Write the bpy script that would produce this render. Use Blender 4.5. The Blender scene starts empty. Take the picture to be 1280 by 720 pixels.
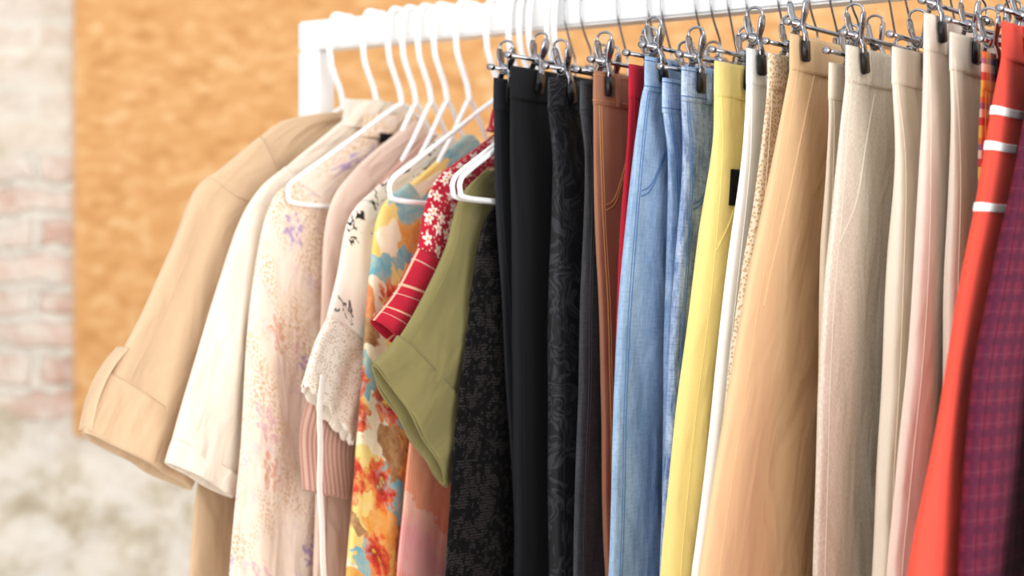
import bpy, bmesh, math, random
from mathutils import Vector, noise
random.seed(3)
SC = bpy.context.scene
C = SC.collection
PI = math.pi
F = 2400.0
CAMZ = 1.25
TH = math.radians(34)
L0 = (-.255, 2.45)
r = (math.cos(TH), -math.sin(TH))
n = (-math.sin(TH), -math.cos(TH))
ROT = math.atan2(n[1], n[0])

# ------------------------------------------------------------------ geometry of the place
def W(t, u, z):
    return Vector((L0[0]+t*r[0]+u*n[0], L0[1]+t*r[1]+u*n[1], CAMZ+z))
def unproj(px, py, t):
    rho = (px-640)/F
    lam = (t+L0[0]*r[0]+L0[1]*r[1])/(rho*r[0]+r[1])
    u = (lam*rho-L0[0])*n[0]+(lam-L0[1])*n[1]
    return (u, (360-py)/F*lam)
def tfrom(px, py, u):
    rho = (px-640)/F
    lam = (u+L0[0]*n[0]+L0[1]*n[1])/(rho*n[0]+n[1])
    t = (lam*rho-L0[0])*r[0]+(lam-L0[1])*r[1]
    return t, (360-py)/F*lam

# ------------------------------------------------------------------ node helpers
def lin(h):
    h = h.lstrip('#')
    out = []
    for i in (0, 2, 4):
        c = int(h[i:i+2], 16)/255
        out.append(c/12.92 if c <= .04045 else ((c+.055)/1.055)**2.4)
    return (*out, 1)
def nd(nt, typ, ins=None, **at):
    x = nt.nodes.new(typ)
    for k, v in at.items():
        setattr(x, k, v)
    for k, v in (ins or {}).items():
        if isinstance(v, bpy.types.NodeSocket):
            nt.links.new(v, x.inputs[k])
        else:
            x.inputs[k].default_value = v
    return x
def mt(nt, op, a, b=0.0, c=0.0):
    return nd(nt, 'ShaderNodeMath', {0: a, 1: b, 2: c}, operation=op).outputs[0]
def mixc(nt, f, a, b):
    return nd(nt, 'ShaderNodeMix', {0: f, 6: a, 7: b}, data_type='RGBA').outputs[2]
def ramp(nt, f, stops, interp='LINEAR'):
    x = nd(nt, 'ShaderNodeValToRGB', {0: f})
    cr = x.color_ramp
    cr.interpolation = interp
    while len(cr.elements) < len(stops):
        cr.elements.new(.5)
    for e, (p, c) in zip(cr.elements, stops):
        e.position = p
        e.color = c if isinstance(c, tuple) else lin(c)
    return x.outputs[0]
def mrange(nt, f, a, b):
    return nd(nt, 'ShaderNodeMapRange', {0: f, 1: a, 2: b}).outputs[0]
def scl(nt, v, s):
    return nd(nt, 'ShaderNodeVectorMath', {0: v, 1: s}, operation='MULTIPLY').outputs[0]
def nz(nt, v, scale, detail=2, rough=.5, dist=0.0):
    return nd(nt, 'ShaderNodeTexNoise', {'Vector': v, 'Scale': scale, 'Detail': detail, 'Roughness': rough, 'Distortion': dist})
def sepv(nt, v):
    s = nd(nt, 'ShaderNodeSeparateXYZ', {0: v})
    return s.outputs[0], s.outputs[1], s.outputs[2]
def warp(nt, v, scale, amt):
    c = nz(nt, v, scale, 2).outputs['Color']
    d = nd(nt, 'ShaderNodeVectorMath', {0: c, 1: (.5, .5, .5)}, operation='SUBTRACT').outputs[0]
    d = scl(nt, d, (amt, amt, 0))
    return nd(nt, 'ShaderNodeVectorMath', {0: v, 1: d}, operation='ADD').outputs[0]
def flower(nt, uv, scale, pet=5, R=.3, dR=.08, rnd=.8, thr=0.0):
    v = nd(nt, 'ShaderNodeTexVoronoi', {'Vector': uv, 'Scale': scale, 'Randomness': rnd}, voronoi_dimensions='2D')
    diff = nd(nt, 'ShaderNodeVectorMath', {0: uv, 1: v.outputs['Position']}, operation='SUBTRACT').outputs[0]
    x, y, _ = sepv(nt, diff)
    ang = mt(nt, 'ARCTAN2', y, x)
    sc = nd(nt, 'ShaderNodeSeparateColor', {0: v.outputs['Color']})
    rn, rn2 = sc.outputs[0], sc.outputs[1]
    ph = mt(nt, 'MULTIPLY_ADD', ang, float(pet), mt(nt, 'MULTIPLY', rn2, 6.3))
    lim = mt(nt, 'MULTIPLY_ADD', mt(nt, 'COSINE', ph), dR, R)
    m = mt(nt, 'LESS_THAN', v.outputs['Distance'], lim)
    if thr > 0:
        m = mt(nt, 'MULTIPLY', m, mt(nt, 'GREATER_THAN', rn, thr))
    cen = mt(nt, 'MULTIPLY', m, mt(nt, 'LESS_THAN', v.outputs['Distance'], R*.33))
    return m, cen, rn2, v.outputs['Distance']
def line(nt, coord, freq, width, off=0.0):
    f = mt(nt, 'FRACT', mt(nt, 'MULTIPLY_ADD', coord, freq, off))
    return mt(nt, 'LESS_THAN', f, width)

def fabric(name, hexc, pat=None, rough=.88, weave=(1, 1), wsc=600, wv=.1, mott=.03, sheen=.08, bump=.3, wr=.4, creases=.1):
    m = bpy.data.materials.new(name)
    m.use_nodes = True
    nt = m.node_tree
    b = nt.nodes['Principled BSDF']
    uv = nd(nt, 'ShaderNodeTexCoord').outputs['UV']
    if pat:
        col = pat(nt, uv)
    else:
        x = nd(nt, 'ShaderNodeRGB')
        x.outputs[0].default_value = lin(hexc)
        col = x.outputs[0]
    n1 = nz(nt, uv, 16, 3).outputs[0]
    n2 = nz(nt, scl(nt, uv, (weave[0], weave[1], 1)), wsc, 2, .6).outputs[0]
    val = mt(nt, 'MULTIPLY_ADD', mt(nt, 'SUBTRACT', n1, .5), 3*mott, 1.0)
    val = mt(nt, 'MULTIPLY_ADD', mt(nt, 'SUBTRACT', n2, .5), 3*wv, val)
    hs = nd(nt, 'ShaderNodeHueSaturation', {'Value': val, 'Color': col})
    nt.links.new(hs.outputs[0], b.inputs['Base Color'])
    b.inputs['Roughness'].default_value = rough
    b.inputs['Sheen Weight'].default_value = sheen
    b.inputs['Sheen Roughness'].default_value = .5
    b.inputs['Specular IOR Level'].default_value = .2
    b1 = nd(nt, 'ShaderNodeBump', {'Strength': bump, 'Distance': .0008, 'Height': n2})
    n3 = nz(nt, scl(nt, uv, (1.6, .7, 1)), 17, 2, .45, .4).outputs[0]
    b2 = nd(nt, 'ShaderNodeBump', {'Strength': wr, 'Distance': .014, 'Height': n3, 'Normal': b1.outputs[0]})
    # a few long hanging creases, stretched along the drop of the cloth and slightly slanted
    mp = nd(nt, 'ShaderNodeMapping', {'Vector': uv, 'Rotation': (0, 0, .14), 'Scale': (1.0, .22, 1)}).outputs[0]
    n4 = mt(nt, 'ABSOLUTE', mt(nt, 'SUBTRACT', nz(nt, mp, 20, 1, .4, .3).outputs[0], .5))
    b3 = nd(nt, 'ShaderNodeBump', {'Strength': creases, 'Distance': .02, 'Height': n4, 'Normal': b2.outputs[0]})
    nt.links.new(b3.outputs[0], b.inputs['Normal'])
    return m
def plain(name, hexc, rough=.5, metal=0.0, var=.03):
    m = bpy.data.materials.new(name)
    m.use_nodes = True
    nt = m.node_tree
    b = nt.nodes['Principled BSDF']
    oc = nd(nt, 'ShaderNodeTexCoord').outputs['Object']
    v = mt(nt, 'MULTIPLY_ADD', mt(nt, 'SUBTRACT', nz(nt, oc, 40, 2).outputs[0], .5), 3*var, 1.0)
    hs = nd(nt, 'ShaderNodeHueSaturation', {'Value': v, 'Color': lin(hexc)})
    nt.links.new(hs.outputs[0], b.inputs['Base Color'])
    b.inputs['Roughness'].default_value = rough
    b.inputs['Metallic'].default_value = metal
    return m

# ------------------------------------------------------------------ things and parts
class Thing:
    def __init__(s, name, label, cat, t, zb, group=None):
        o = bpy.data.objects.new(name, None)
        C.objects.link(o)
        o.empty_display_size = .05
        o.location = W(t, 0, zb)
        o.rotation_euler = (0, 0, ROT)
        o['label'] = label
        o['category'] = cat
        if group:
            o['group'] = group
        s.o, s.zb = o, zb
    def part(s, name, bm, mat, parent=None, label=None, smooth=True):
        for v in bm.verts:
            v.co.z -= s.zb
        o = mesh_obj(name, bm, mat, smooth)
        o.parent = parent or s.o
        if label:
            o['label'] = label
        return o
def mesh_obj(name, bm, mat, smooth=True, recalc=True):
    if recalc:
        bmesh.ops.recalc_face_normals(bm, faces=bm.faces[:])
    me = bpy.data.meshes.new(name)
    bm.to_mesh(me)
    bm.free()
    if smooth:
        for p in me.polygons:
            p.use_smooth = True
    me.materials.append(mat)
    o = bpy.data.objects.new(name, me)
    C.objects.link(o)
    return o
def data_part(name, me, parent):
    o = bpy.data.objects.new(name, me)
    C.objects.link(o)
    o.parent = parent
    return o

def cat_rom(pts, k, closed=False):
    P = [Vector(p) for p in pts]
    N = len(P)
    out = []
    for i in range(N if closed else N-1):
        if closed:
            a, b, c, d = P[(i-1) % N], P[i], P[(i+1) % N], P[(i+2) % N]
        else:
            a, b, c, d = P[max(i-1, 0)], P[i], P[i+1], P[min(i+2, N-1)]
        for j in range(k):
            x = j/k
            out.append(.5*((2*b)+(c-a)*x+(2*a-5*b+4*c-d)*x*x+(3*b-a-3*c+d)*x**3))
    if not closed:
        out.append(P[-1])
    return out
def tube(bm, path, rad, sides=8, closed=False, flat=1.0):
    P = [Vector(p) for p in path]
    N = len(P)
    rings = []
    prev = None
    for i in range(N):
        if closed:
            d = P[(i+1) % N]-P[(i-1) % N]
        else:
            d = P[min(i+1, N-1)]-P[max(i-1, 0)]
        d.normalize()
        ref = Vector((0, 1, 0)) if abs(d.y) < .9 else Vector((1, 0, 0))
        if prev is not None:
            ref = prev
        e1 = (ref-d*ref.dot(d)).normalized()
        e2 = d.cross(e1)
        prev = e1
        rr = rad[i] if isinstance(rad, (list, tuple)) else rad
        rings.append([bm.verts.new(P[i]+e1*math.cos(2*PI*k/sides)*rr*flat+e2*math.sin(2*PI*k/sides)*rr) for k in range(sides)])
    for i in range(N if closed else N-1):
        A, B = rings[i], rings[(i+1) % N]
        for k in range(sides):
            bm.faces.new((A[k], A[(k+1) % sides], B[(k+1) % sides], B[k]))
    if not closed:
        bm.faces.new(rings[0][::-1])
        bm.faces.new(rings[-1])
    return bm
def box(bm, c, s, bev=0.0):
    vs = bmesh.ops.create_cube(bm, size=1)['verts']
    for v in vs:
        v.co = Vector((c[0]+v.co.x*s[0], c[1]+v.co.y*s[1], c[2]+v.co.z*s[2]))
    if bev:
        es = {e for v in vs for e in v.link_edges}
        bmesh.ops.bevel(bm, geom=list(es), offset=bev, segments=3, affect='EDGES')
    return bm

class Loft:
    """cloth tube: ribs ((uL,zL),(uR,zR),half thickness) in the plane of the garment; a=0 is the front edge"""
    def __init__(s, ribs, amp=.003, fx=9, seed=0, dt=0.0, p=2.4, edge=0.0):
        s.R = [(a[0], a[1], b[0], b[1], h) for a, b, h in ribs]
        s.amp, s.fx, s.seed, s.dt, s.p, s.edge = amp, fx, seed, dt, p, edge
        d = [0]
        for A, B in zip(s.R, s.R[1:]):
            d.append(d[-1]+max(1e-4, math.hypot((A[0]+A[2]-B[0]-B[2])/2, (A[1]+A[3]-B[1]-B[3])/2)))
        s.len = d[-1]
        s.k = [x/d[-1] for x in d]
    def ring(s, sv):
        k = s.k
        i = 0
        while i < len(k)-2 and sv > k[i+1]:
            i += 1
        x = (sv-k[i])/(k[i+1]-k[i])
        x = min(max(x, 0), 1)
        b, c = s.R[i], s.R[i+1]
        a, d = s.R[max(i-1, 0)], s.R[min(i+2, len(k)-1)]
        dk = k[i+1]-k[i]
        out = []
        for q in range(5):
            m1 = (c[q]-a[q])/(k[i+1]-k[max(i-1, 0)])*dk
            m2 = (d[q]-b[q])/(k[min(i+2, len(k)-1)]-k[i])*dk
            out.append((2*x**3-3*x*x+1)*b[q]+(x**3-2*x*x+x)*m1+(-2*x**3+3*x*x)*c[q]+(x**3-x*x)*m2)
        return out
    def point(s, a, sv, grow=0.0):
        uL, zL, uR, zR, h = s.ring(sv)
        mu, mz, hu, hz = (uL+uR)/2, (zL+zR)/2, (uL-uR)/2, (zL-zR)/2
        c, sn = math.cos(2*PI*a), math.sin(2*PI*a)
        cu = math.copysign(abs(c)**(2/s.p), c)
        ct = math.copysign(abs(sn)**(2/s.p), sn)
        w = 2*math.hypot(hu, hz)
        x, y = (1-cu)/2*w, sv*s.len
        n1 = noise.noise(Vector((x*5, y*2.2, s.seed*3.1)))
        n2 = noise.noise(Vector((x*17, y*6, s.seed*5.7+4)))
        g = min(1, .2+2.2*sv)
        D = s.amp*g*(math.sin(2*PI*x*s.fx+2.4*n1+s.seed)+.9*n2)*(.35+.65*abs(ct))
        e = s.edge*noise.noise(Vector((y*9, s.seed*2.3, 1.5)))*g
        gg = 1+grow/max(w/2, .01)
        return Vector((mu+hu*cu*gg+e, s.dt+(h+grow)*ct+D, mz+hz*cu*gg))
    def normal(s, a, sv):
        e = .004
        p1 = s.point(a+e, sv)-s.point(a-e, sv)
        p2 = s.point(a, min(sv+e, 1))-s.point(a, max(sv-e, 0))
        nn = p1.cross(p2)
        if nn.length < 1e-12:
            return Vector((0, 1, 0))
        nn.normalize()
        c = Vector((math.cos(2*PI*a)*.3, math.sin(2*PI*a), 0))
        if nn.dot(c) < 0:
            nn.negate()
        return nn
    def a_of(s, xf):
        cu = 1-2*xf
        c = math.copysign(abs(cu)**(s.p/2), cu)
        return math.acos(max(-1, min(1, c)))/(2*PI)
    def s_at_z(s, z):
        return min((abs(s.ring(i/400)[1]-z), i/400) for i in range(401))[1]
    def build(s, rows=70, cols=52, s0=0.0, s1=1.0, grow=0.0, end='open', scallop=None):
        bm = bmesh.new()
        uvl = bm.loops.layers.uv.new('UVMap')
        V, UV = [], []
        for i in range(rows+1):
            sv = s0+(s1-s0)*i/rows
            pts = [s.point(-.5+j/cols, sv, grow) for j in range(cols)]
            if scallop and i >= rows-3:
                q = (i-rows+3)/3
                R = s.ring(sv)
                R0 = s.ring(max(0, sv-.02))
                ax = Vector((R[0]+R[2]-R0[0]-R0[2], 0, R[1]+R[3]-R0[1]-R0[3])).normalized()
                pts = [pt+ax*scallop[0]*q*abs(math.sin(PI*scallop[1]*j/cols)) for j, pt in enumerate(pts)]
            cum = [0]
            for j in range(cols):
                cum.append(cum[-1]+(pts[(j+1) % cols]-pts[j]).length)
            c0 = cum[cols//2]
            V.append([bm.verts.new(pt) for pt in pts])
            UV.append([(c-c0, -sv*s.len) for c in cum])
        def quad(A, B, UA, UB):
            for j in range(cols):
                f = bm.faces.new((A[j], A[(j+1) % cols], B[(j+1) % cols], B[j]))
                for lp, q in zip(f.loops, (UA[j], UA[j+1], UB[j+1], UB[j])):
                    lp[uvl].uv = q
        for i in range(rows):
            quad(V[i], V[i+1], UV[i], UV[i+1])
        def cap(ring, U):
            f = bm.faces.new(ring)
            for lp, q in zip(f.loops, U):
                lp[uvl].uv = q
        def inner(ring, U, sa, sb):
            c = sum((v.co for v in ring), Vector())/cols
            R = s.ring(sb)
            c2 = Vector(((R[0]+R[2])/2, s.dt, (R[1]+R[3])/2))
            rim = [bm.verts.new(c+(v.co-c)*.95-Vector((0, (v.co.y-s.dt)*.15, 0))) for v in ring]
            inn = [bm.verts.new(c2+(v.co-c)*.86-Vector((0, (v.co.y-s.dt)*.3, 0))) for v in ring]
            quad(ring, rim, U, U)
            quad(rim, inn, U, U)
            cap(inn, U)
        cap(V[0], UV[0])
        if end == 'open':
            inner(V[-1], UV[-1], s1, max(s0, s1-.035/s.len))
        else:
            cap(V[-1], UV[-1])
        return bm
    def patch(s, a0, a1, s0, s1, off=.0012, na=12, ns=10, base=-.001):
        bm = bmesh.new()
        uvl = bm.loops.layers.uv.new('UVMap')
        G, H, U = [], [], []
        w = 2*math.hypot((s.ring(s0)[0]-s.ring(s0)[2])/2, (s.ring(s0)[1]-s.ring(s0)[3])/2)
        for i in range(ns+1):
            sv = s0+(s1-s0)*i/ns
            ra, rb, rc = [], [], []
            for j in range(na+1):
                a = a0+(a1-a0)*j/na
                p, nn = s.point(a, sv), s.normal(a, sv)
                ra.append(bm.verts.new(p+nn*off))
                rb.append(bm.verts.new(p+nn*base))
                rc.append((a*w*1.6, -sv*s.len))
            G.append(ra); H.append(rb); U.append(rc)
        def q(vs, us):
            f = bm.faces.new(vs)
            for lp, x in zip(f.loops, us):
                lp[uvl].uv = x
        for i in range(ns):
            for j in range(na):
                us = (U[i][j], U[i][j+1], U[i+1][j+1], U[i+1][j])
                q((G[i][j], G[i][j+1], G[i+1][j+1], G[i+1][j]), us)
                q((H[i][j], H[i+1][j], H[i+1][j+1], H[i][j+1]), us)
        for i in range(ns):
            for j in (0, na):
                q((G[i][j], G[i+1][j], H[i+1][j], H[i][j]), (U[i][j], U[i+1][j], U[i+1][j], U[i][j]))
        for j in range(na):
            for i in (0, ns):
                q((G[i][j], G[i][j+1], H[i][j+1], H[i][j]), (U[i][j], U[i][j+1], U[i][j+1], U[i][j]))
        return bm
    def seam(s, pts, rad=.0008, k=10, off=.0003, bm=None):
        bm = bm or bmesh.new()
        pp = cat_rom([(a, sv, 0) for a, sv in pts], k)
        path = [s.point(q.x, min(q.y, 1))+s.normal(q.x, min(q.y, 1))*off for q in pp]
        return tube(bm, path, rad, 6)
    def sub(s, s0, s1, grow, kk=6, hg=0.0):
        ribs = []
        for i in range(kk+1):
            sv = s0+(s1-s0)*i/kk
            uL, zL, uR, zR, h = s.ring(sv)
            w = math.hypot(uL-uR, zL-zR)
            du, dz = (uL-uR)/w*grow, (zL-zR)/w*grow
            ribs.append(((uL+du, zL+dz), (uR-du, zR-dz), h+hg+abs(grow)*.5))
        return ribs

# ------------------------------------------------------------------ materials
def p_dots(nt, uv):
    base = mixc(nt, nz(nt, uv, 9, 2).outputs[0], lin('F2E3D3'), lin('ECD5C1'))
    v = nd(nt, 'ShaderNodeTexVoronoi', {'Vector': uv, 'Scale': 190, 'Randomness': .9}, voronoi_dimensions='2D')
    m = mt(nt, 'LESS_THAN', v.outputs['Distance'], .33)
    reg = mrange(nt, nz(nt, uv, 15, 2).outputs[0], .42, .60)
    c = mixc(nt, mt(nt, 'MULTIPLY', mt(nt, 'MULTIPLY', m, reg), .68), base, lin('CC9E62'))
    soft = mrange(nt, nz(nt, warp(nt, uv, 40, .02), 38, 4, .7).outputs[0], .52, .70)
    tint = ramp(nt, nz(nt, uv, 17, 1).outputs[0], [(.35, 'E3B9BE'), (.47, 'C3AED2'), (.55, 'E6BFA8'), (.65, 'EBCF9A')])
    c = mixc(nt, mt(nt, 'MULTIPLY', soft, .5), c, tint)
    fl, cen, rn, d = flower(nt, warp(nt, uv, 60, .016), 12, 6, .22, .07, .9, .45)
    lil = ramp(nt, rn, [(0, 'A68CBC'), (.35, 'DCACB6'), (.6, 'A490C0'), (.8, 'DC9C7C')], 'CONSTANT')
    sp = mrange(nt, nz(nt, uv, 120, 3).outputs[0], .44, .56)
    return mixc(nt, mt(nt, 'MULTIPLY', mt(nt, 'MULTIPLY', fl, sp), .8), c, lil)
def p_multi(nt, uv):
    w = warp(nt, warp(nt, uv, 26, .07), 90, .018)
    v = nd(nt, 'ShaderNodeTexVoronoi', {'Vector': w, 'Scale': 30, 'Randomness': 1}, voronoi_dimensions='2D')
    sc = nd(nt, 'ShaderNodeSeparateColor', {0: v.outputs['Color']})
    c = ramp(nt, sc.outputs[0], [(0, 'F0CE72'), (.16, 'E99A34'), (.34, 'F2C85E'), (.46, '64AFC0'), (.6, 'F6E8CC'), (.74, 'DC6E30'), (.87, '9A6238')], 'CONSTANT')
    soft = nz(nt, warp(nt, uv, 60, .02), 60, 5, .7).outputs[0]
    c = mixc(nt, mt(nt, 'MULTIPLY', mrange(nt, soft, .38, .66), .5), c, lin('F2D79C'))
    fl, cen, rn, d = flower(nt, warp(nt, warp(nt, uv, 80, .024), 30, .03), 16, 9, .36, .07, 1.0, .6)
    dd = mt(nt, 'ADD', d, mt(nt, 'MULTIPLY', mt(nt, 'SUBTRACT', nz(nt, uv, 120, 3).outputs[0], .4), .5))
    fc = ramp(nt, dd, [(.05, 'E6B63E'), (.12, '9A2420'), (.26, 'CF3F2E'), (.38, 'E5703C'), (.5, 'F0A860')])
    return mixc(nt, mt(nt, 'MULTIPLY', fl, mrange(nt, soft, .68, .48)), c, fc)
def p_ikat(nt, uv):
    x, y, _ = sepv(nt, warp(nt, uv, 60, .04))
    f = mt(nt, 'FRACT', mt(nt, 'MULTIPLY_ADD', y, 5.5, mt(nt, 'MULTIPLY', x, 4.0)))
    c = ramp(nt, f, [(0, 'EE8458'), (.25, 'F09A6C'), (.45, 'E2684E'), (.6, 'F2A098'), (.8, 'F08E90'), (.95, 'F4AE94')])
    return mixc(nt, mt(nt, 'MULTIPLY', line(nt, sepv(nt, uv)[0], 260, .45), .35), c, lin('F8D6C8'))
def p_redfl(nt, uv):
    base = mixc(nt, nz(nt, uv, 30).outputs[0], lin('A6162C'), lin('BE2038'))
    m, cen, rn, d = flower(nt, uv, 62, 5, .33, .12, .9, .35)
    c = mixc(nt, m, base, lin('F2DCD2'))
    c = mixc(nt, cen, c, lin('D8A13A'))
    v = nd(nt, 'ShaderNodeTexVoronoi', {'Vector': uv, 'Scale': 150}, voronoi_dimensions='2D')
    return mixc(nt, mt(nt, 'MULTIPLY', mt(nt, 'LESS_THAN', v.outputs['Distance'], .16), .8), c, lin('EFC9B8'))
def p_redplaid(nt, uv):
    x, y, _ = sepv(nt, uv)
    base = mixc(nt, nz(nt, uv, 40).outputs[0], lin('A3142A'), lin('BE2238'))
    m = mt(nt, 'MAXIMUM', line(nt, x, 22, .06), line(nt, y, 22, .07))
    c = mixc(nt, mt(nt, 'MULTIPLY', m, .75), base, lin('EFC3A0'))
    m2 = line(nt, y, 22, .03, .3)
    return mixc(nt, mt(nt, 'MULTIPLY', m2, .5), c, lin('F2DCC8'))
def p_lacewhite(nt, uv):
    v = nd(nt, 'ShaderNodeTexVoronoi', {'Vector': uv, 'Scale': 240, 'Randomness': .6}, voronoi_dimensions='2D')
    h = mt(nt, 'LESS_THAN', v.outputs['Distance'], .3)
    fl, cen, rn, d = flower(nt, uv, 60, 6, .3, .1, .5)
    return mixc(nt, mt(nt, 'MULTIPLY', h, mt(nt, 'SUBTRACT', 1.0, fl)), lin('F1E7D8'), lin('CDB69B'))
def p_embro(nt, uv):
    w = warp(nt, uv, 40, .04)
    base = mixc(nt, nz(nt, uv, 20).outputs[0], lin('F3EBE0'), lin('E8DACA'))
    f = nz(nt, w, 38, 2, .6, 1.0).outputs[0]
    band = mt(nt, 'MULTIPLY', mt(nt, 'GREATER_THAN', f, .56), mt(nt, 'LESS_THAN', f, .61))
    reg = mt(nt, 'GREATER_THAN', nz(nt, uv, 13, 1).outputs[0], .53)
    return mixc(nt, mt(nt, 'MULTIPLY', band, reg), base, lin('26221F'))
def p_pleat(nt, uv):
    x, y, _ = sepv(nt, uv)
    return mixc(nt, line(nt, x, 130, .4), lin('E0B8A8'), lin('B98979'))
def p_blacklace(nt, uv):
    # openwork: fine net of holes with denser flowers and leaves scattered over it
    v = nd(nt, 'ShaderNodeTexVoronoi', {'Vector': uv, 'Scale': 320, 'Randomness': .4}, voronoi_dimensions='2D')
    hole = mt(nt, 'LESS_THAN', v.outputs['Distance'], .38)
    w = warp(nt, uv, 38, .016)
    fl, cen, rn, d = flower(nt, w, 34, 5, .34, .14, 1.0)
    vine = nz(nt, w, 40, 1, .5, .8).outputs[0]
    vm = mt(nt, 'LESS_THAN', mt(nt, 'ABSOLUTE', mt(nt, 'SUBTRACT', vine, .5)), .03)
    dense = mt(nt, 'MAXIMUM', mt(nt, 'MULTIPLY', fl, mt(nt, 'SUBTRACT', 1.0, cen)), vm)
    h = mt(nt, 'MULTIPLY', hole, mt(nt, 'SUBTRACT', 1.0, dense))
    return mixc(nt, h, lin('09090A'), lin('393432'))
def p_jacq(nt, uv):
    w = warp(nt, uv, 16, .09)
    f = nz(nt, scl(nt, w, (1.5, .7, 1)), 26, 2, .5, 1.6).outputs[0]
    g = mt(nt, 'GREATER_THAN', mt(nt, 'SINE', mt(nt, 'MULTIPLY', f, 42)), .45)
    return mixc(nt, g, lin('161619'), lin('303034'))
def denim(dark, light, contrast, scale=14, thread=.45):
    def p(nt, uv):
        n1 = nz(nt, scl(nt, uv, (1.3, .6, 1)), scale, 5, .7).outputs[0]
        c = ramp(nt, n1, [(.5-contrast, dark), (.5+contrast, light)])
        n2 = nz(nt, scl(nt, uv, (1, .10, 1)), 380, 2, .6).outputs[0]
        n5 = nz(nt, scl(nt, uv, (.15, 1, 1)), 420, 2, .6).outputs[0]
        c = mixc(nt, mt(nt, 'MULTIPLY', mrange(nt, n2, .42, .62), thread), c, lin(light))
        return mixc(nt, mt(nt, 'MULTIPLY', mrange(nt, n5, .46, .64), thread*.7), c, lin(dark))
    return p
def p_woven(nt, uv):
    v = nd(nt, 'ShaderNodeTexVoronoi', {'Vector': uv, 'Scale': 230}, voronoi_dimensions='2D')
    return mixc(nt, mt(nt, 'LESS_THAN', v.outputs['Distance'], .33), lin('EAD8BC'), lin('C9A97E'))
def p_checks(nt, uv):
    x, y, _ = sepv(nt, uv)
    fx = mt(nt, 'FRACT', mt(nt, 'MULTIPLY', x, 32))
    fy = mt(nt, 'FRACT', mt(nt, 'MULTIPLY', y, 26))
    a = ramp(nt, fx, [(0, 'D8452E'), (.25, 'E8B24A'), (.45, 'EADAC0'), (.6, '5A7A9A'), (.75, '7A2A3A')], 'CONSTANT')
    b = ramp(nt, fy, [(0, 'E9C24E'), (.3, 'B8323A'), (.5, 'EADAC0'), (.7, '46618A'), (.85, 'D97A3C')], 'CONSTANT')
    return mixc(nt, .5, a, b)
def p_purple(nt, uv):
    x, y, _ = sepv(nt, uv)
    base = mixc(nt, nz(nt, uv, 260).outputs[0], lin('521426'), lin('6E1E36'))
    m = mt(nt, 'MAXIMUM', line(nt, x, 48, .36), line(nt, y, 48, .36))
    c = mixc(nt, mt(nt, 'MULTIPLY', m, .5), base, lin('34122C'))
    m2 = mt(nt, 'MAXIMUM', line(nt, x, 48, .06, .45), line(nt, y, 48, .06, .45))
    return mixc(nt, mt(nt, 'MULTIPLY', m2, .24), c, lin('7E4858'))
def p_melange(nt, uv):
    f = nz(nt, scl(nt, uv, (1, .5, 1)), 480, 3, .7).outputs[0]
    return ramp(nt, f, [(.3, 'CABDA9'), (.7, 'E7DED0')])
def p_rib(nt, uv):
    x, y, _ = sepv(nt, uv)
    s = mt(nt, 'SINE', mt(nt, 'MULTIPLY', x, 2*PI*190))
    return mixc(nt, mt(nt, 'MULTIPLY_ADD', s, .25, .5), lin('D0C2AE'), lin('E6DCCC'))

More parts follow.
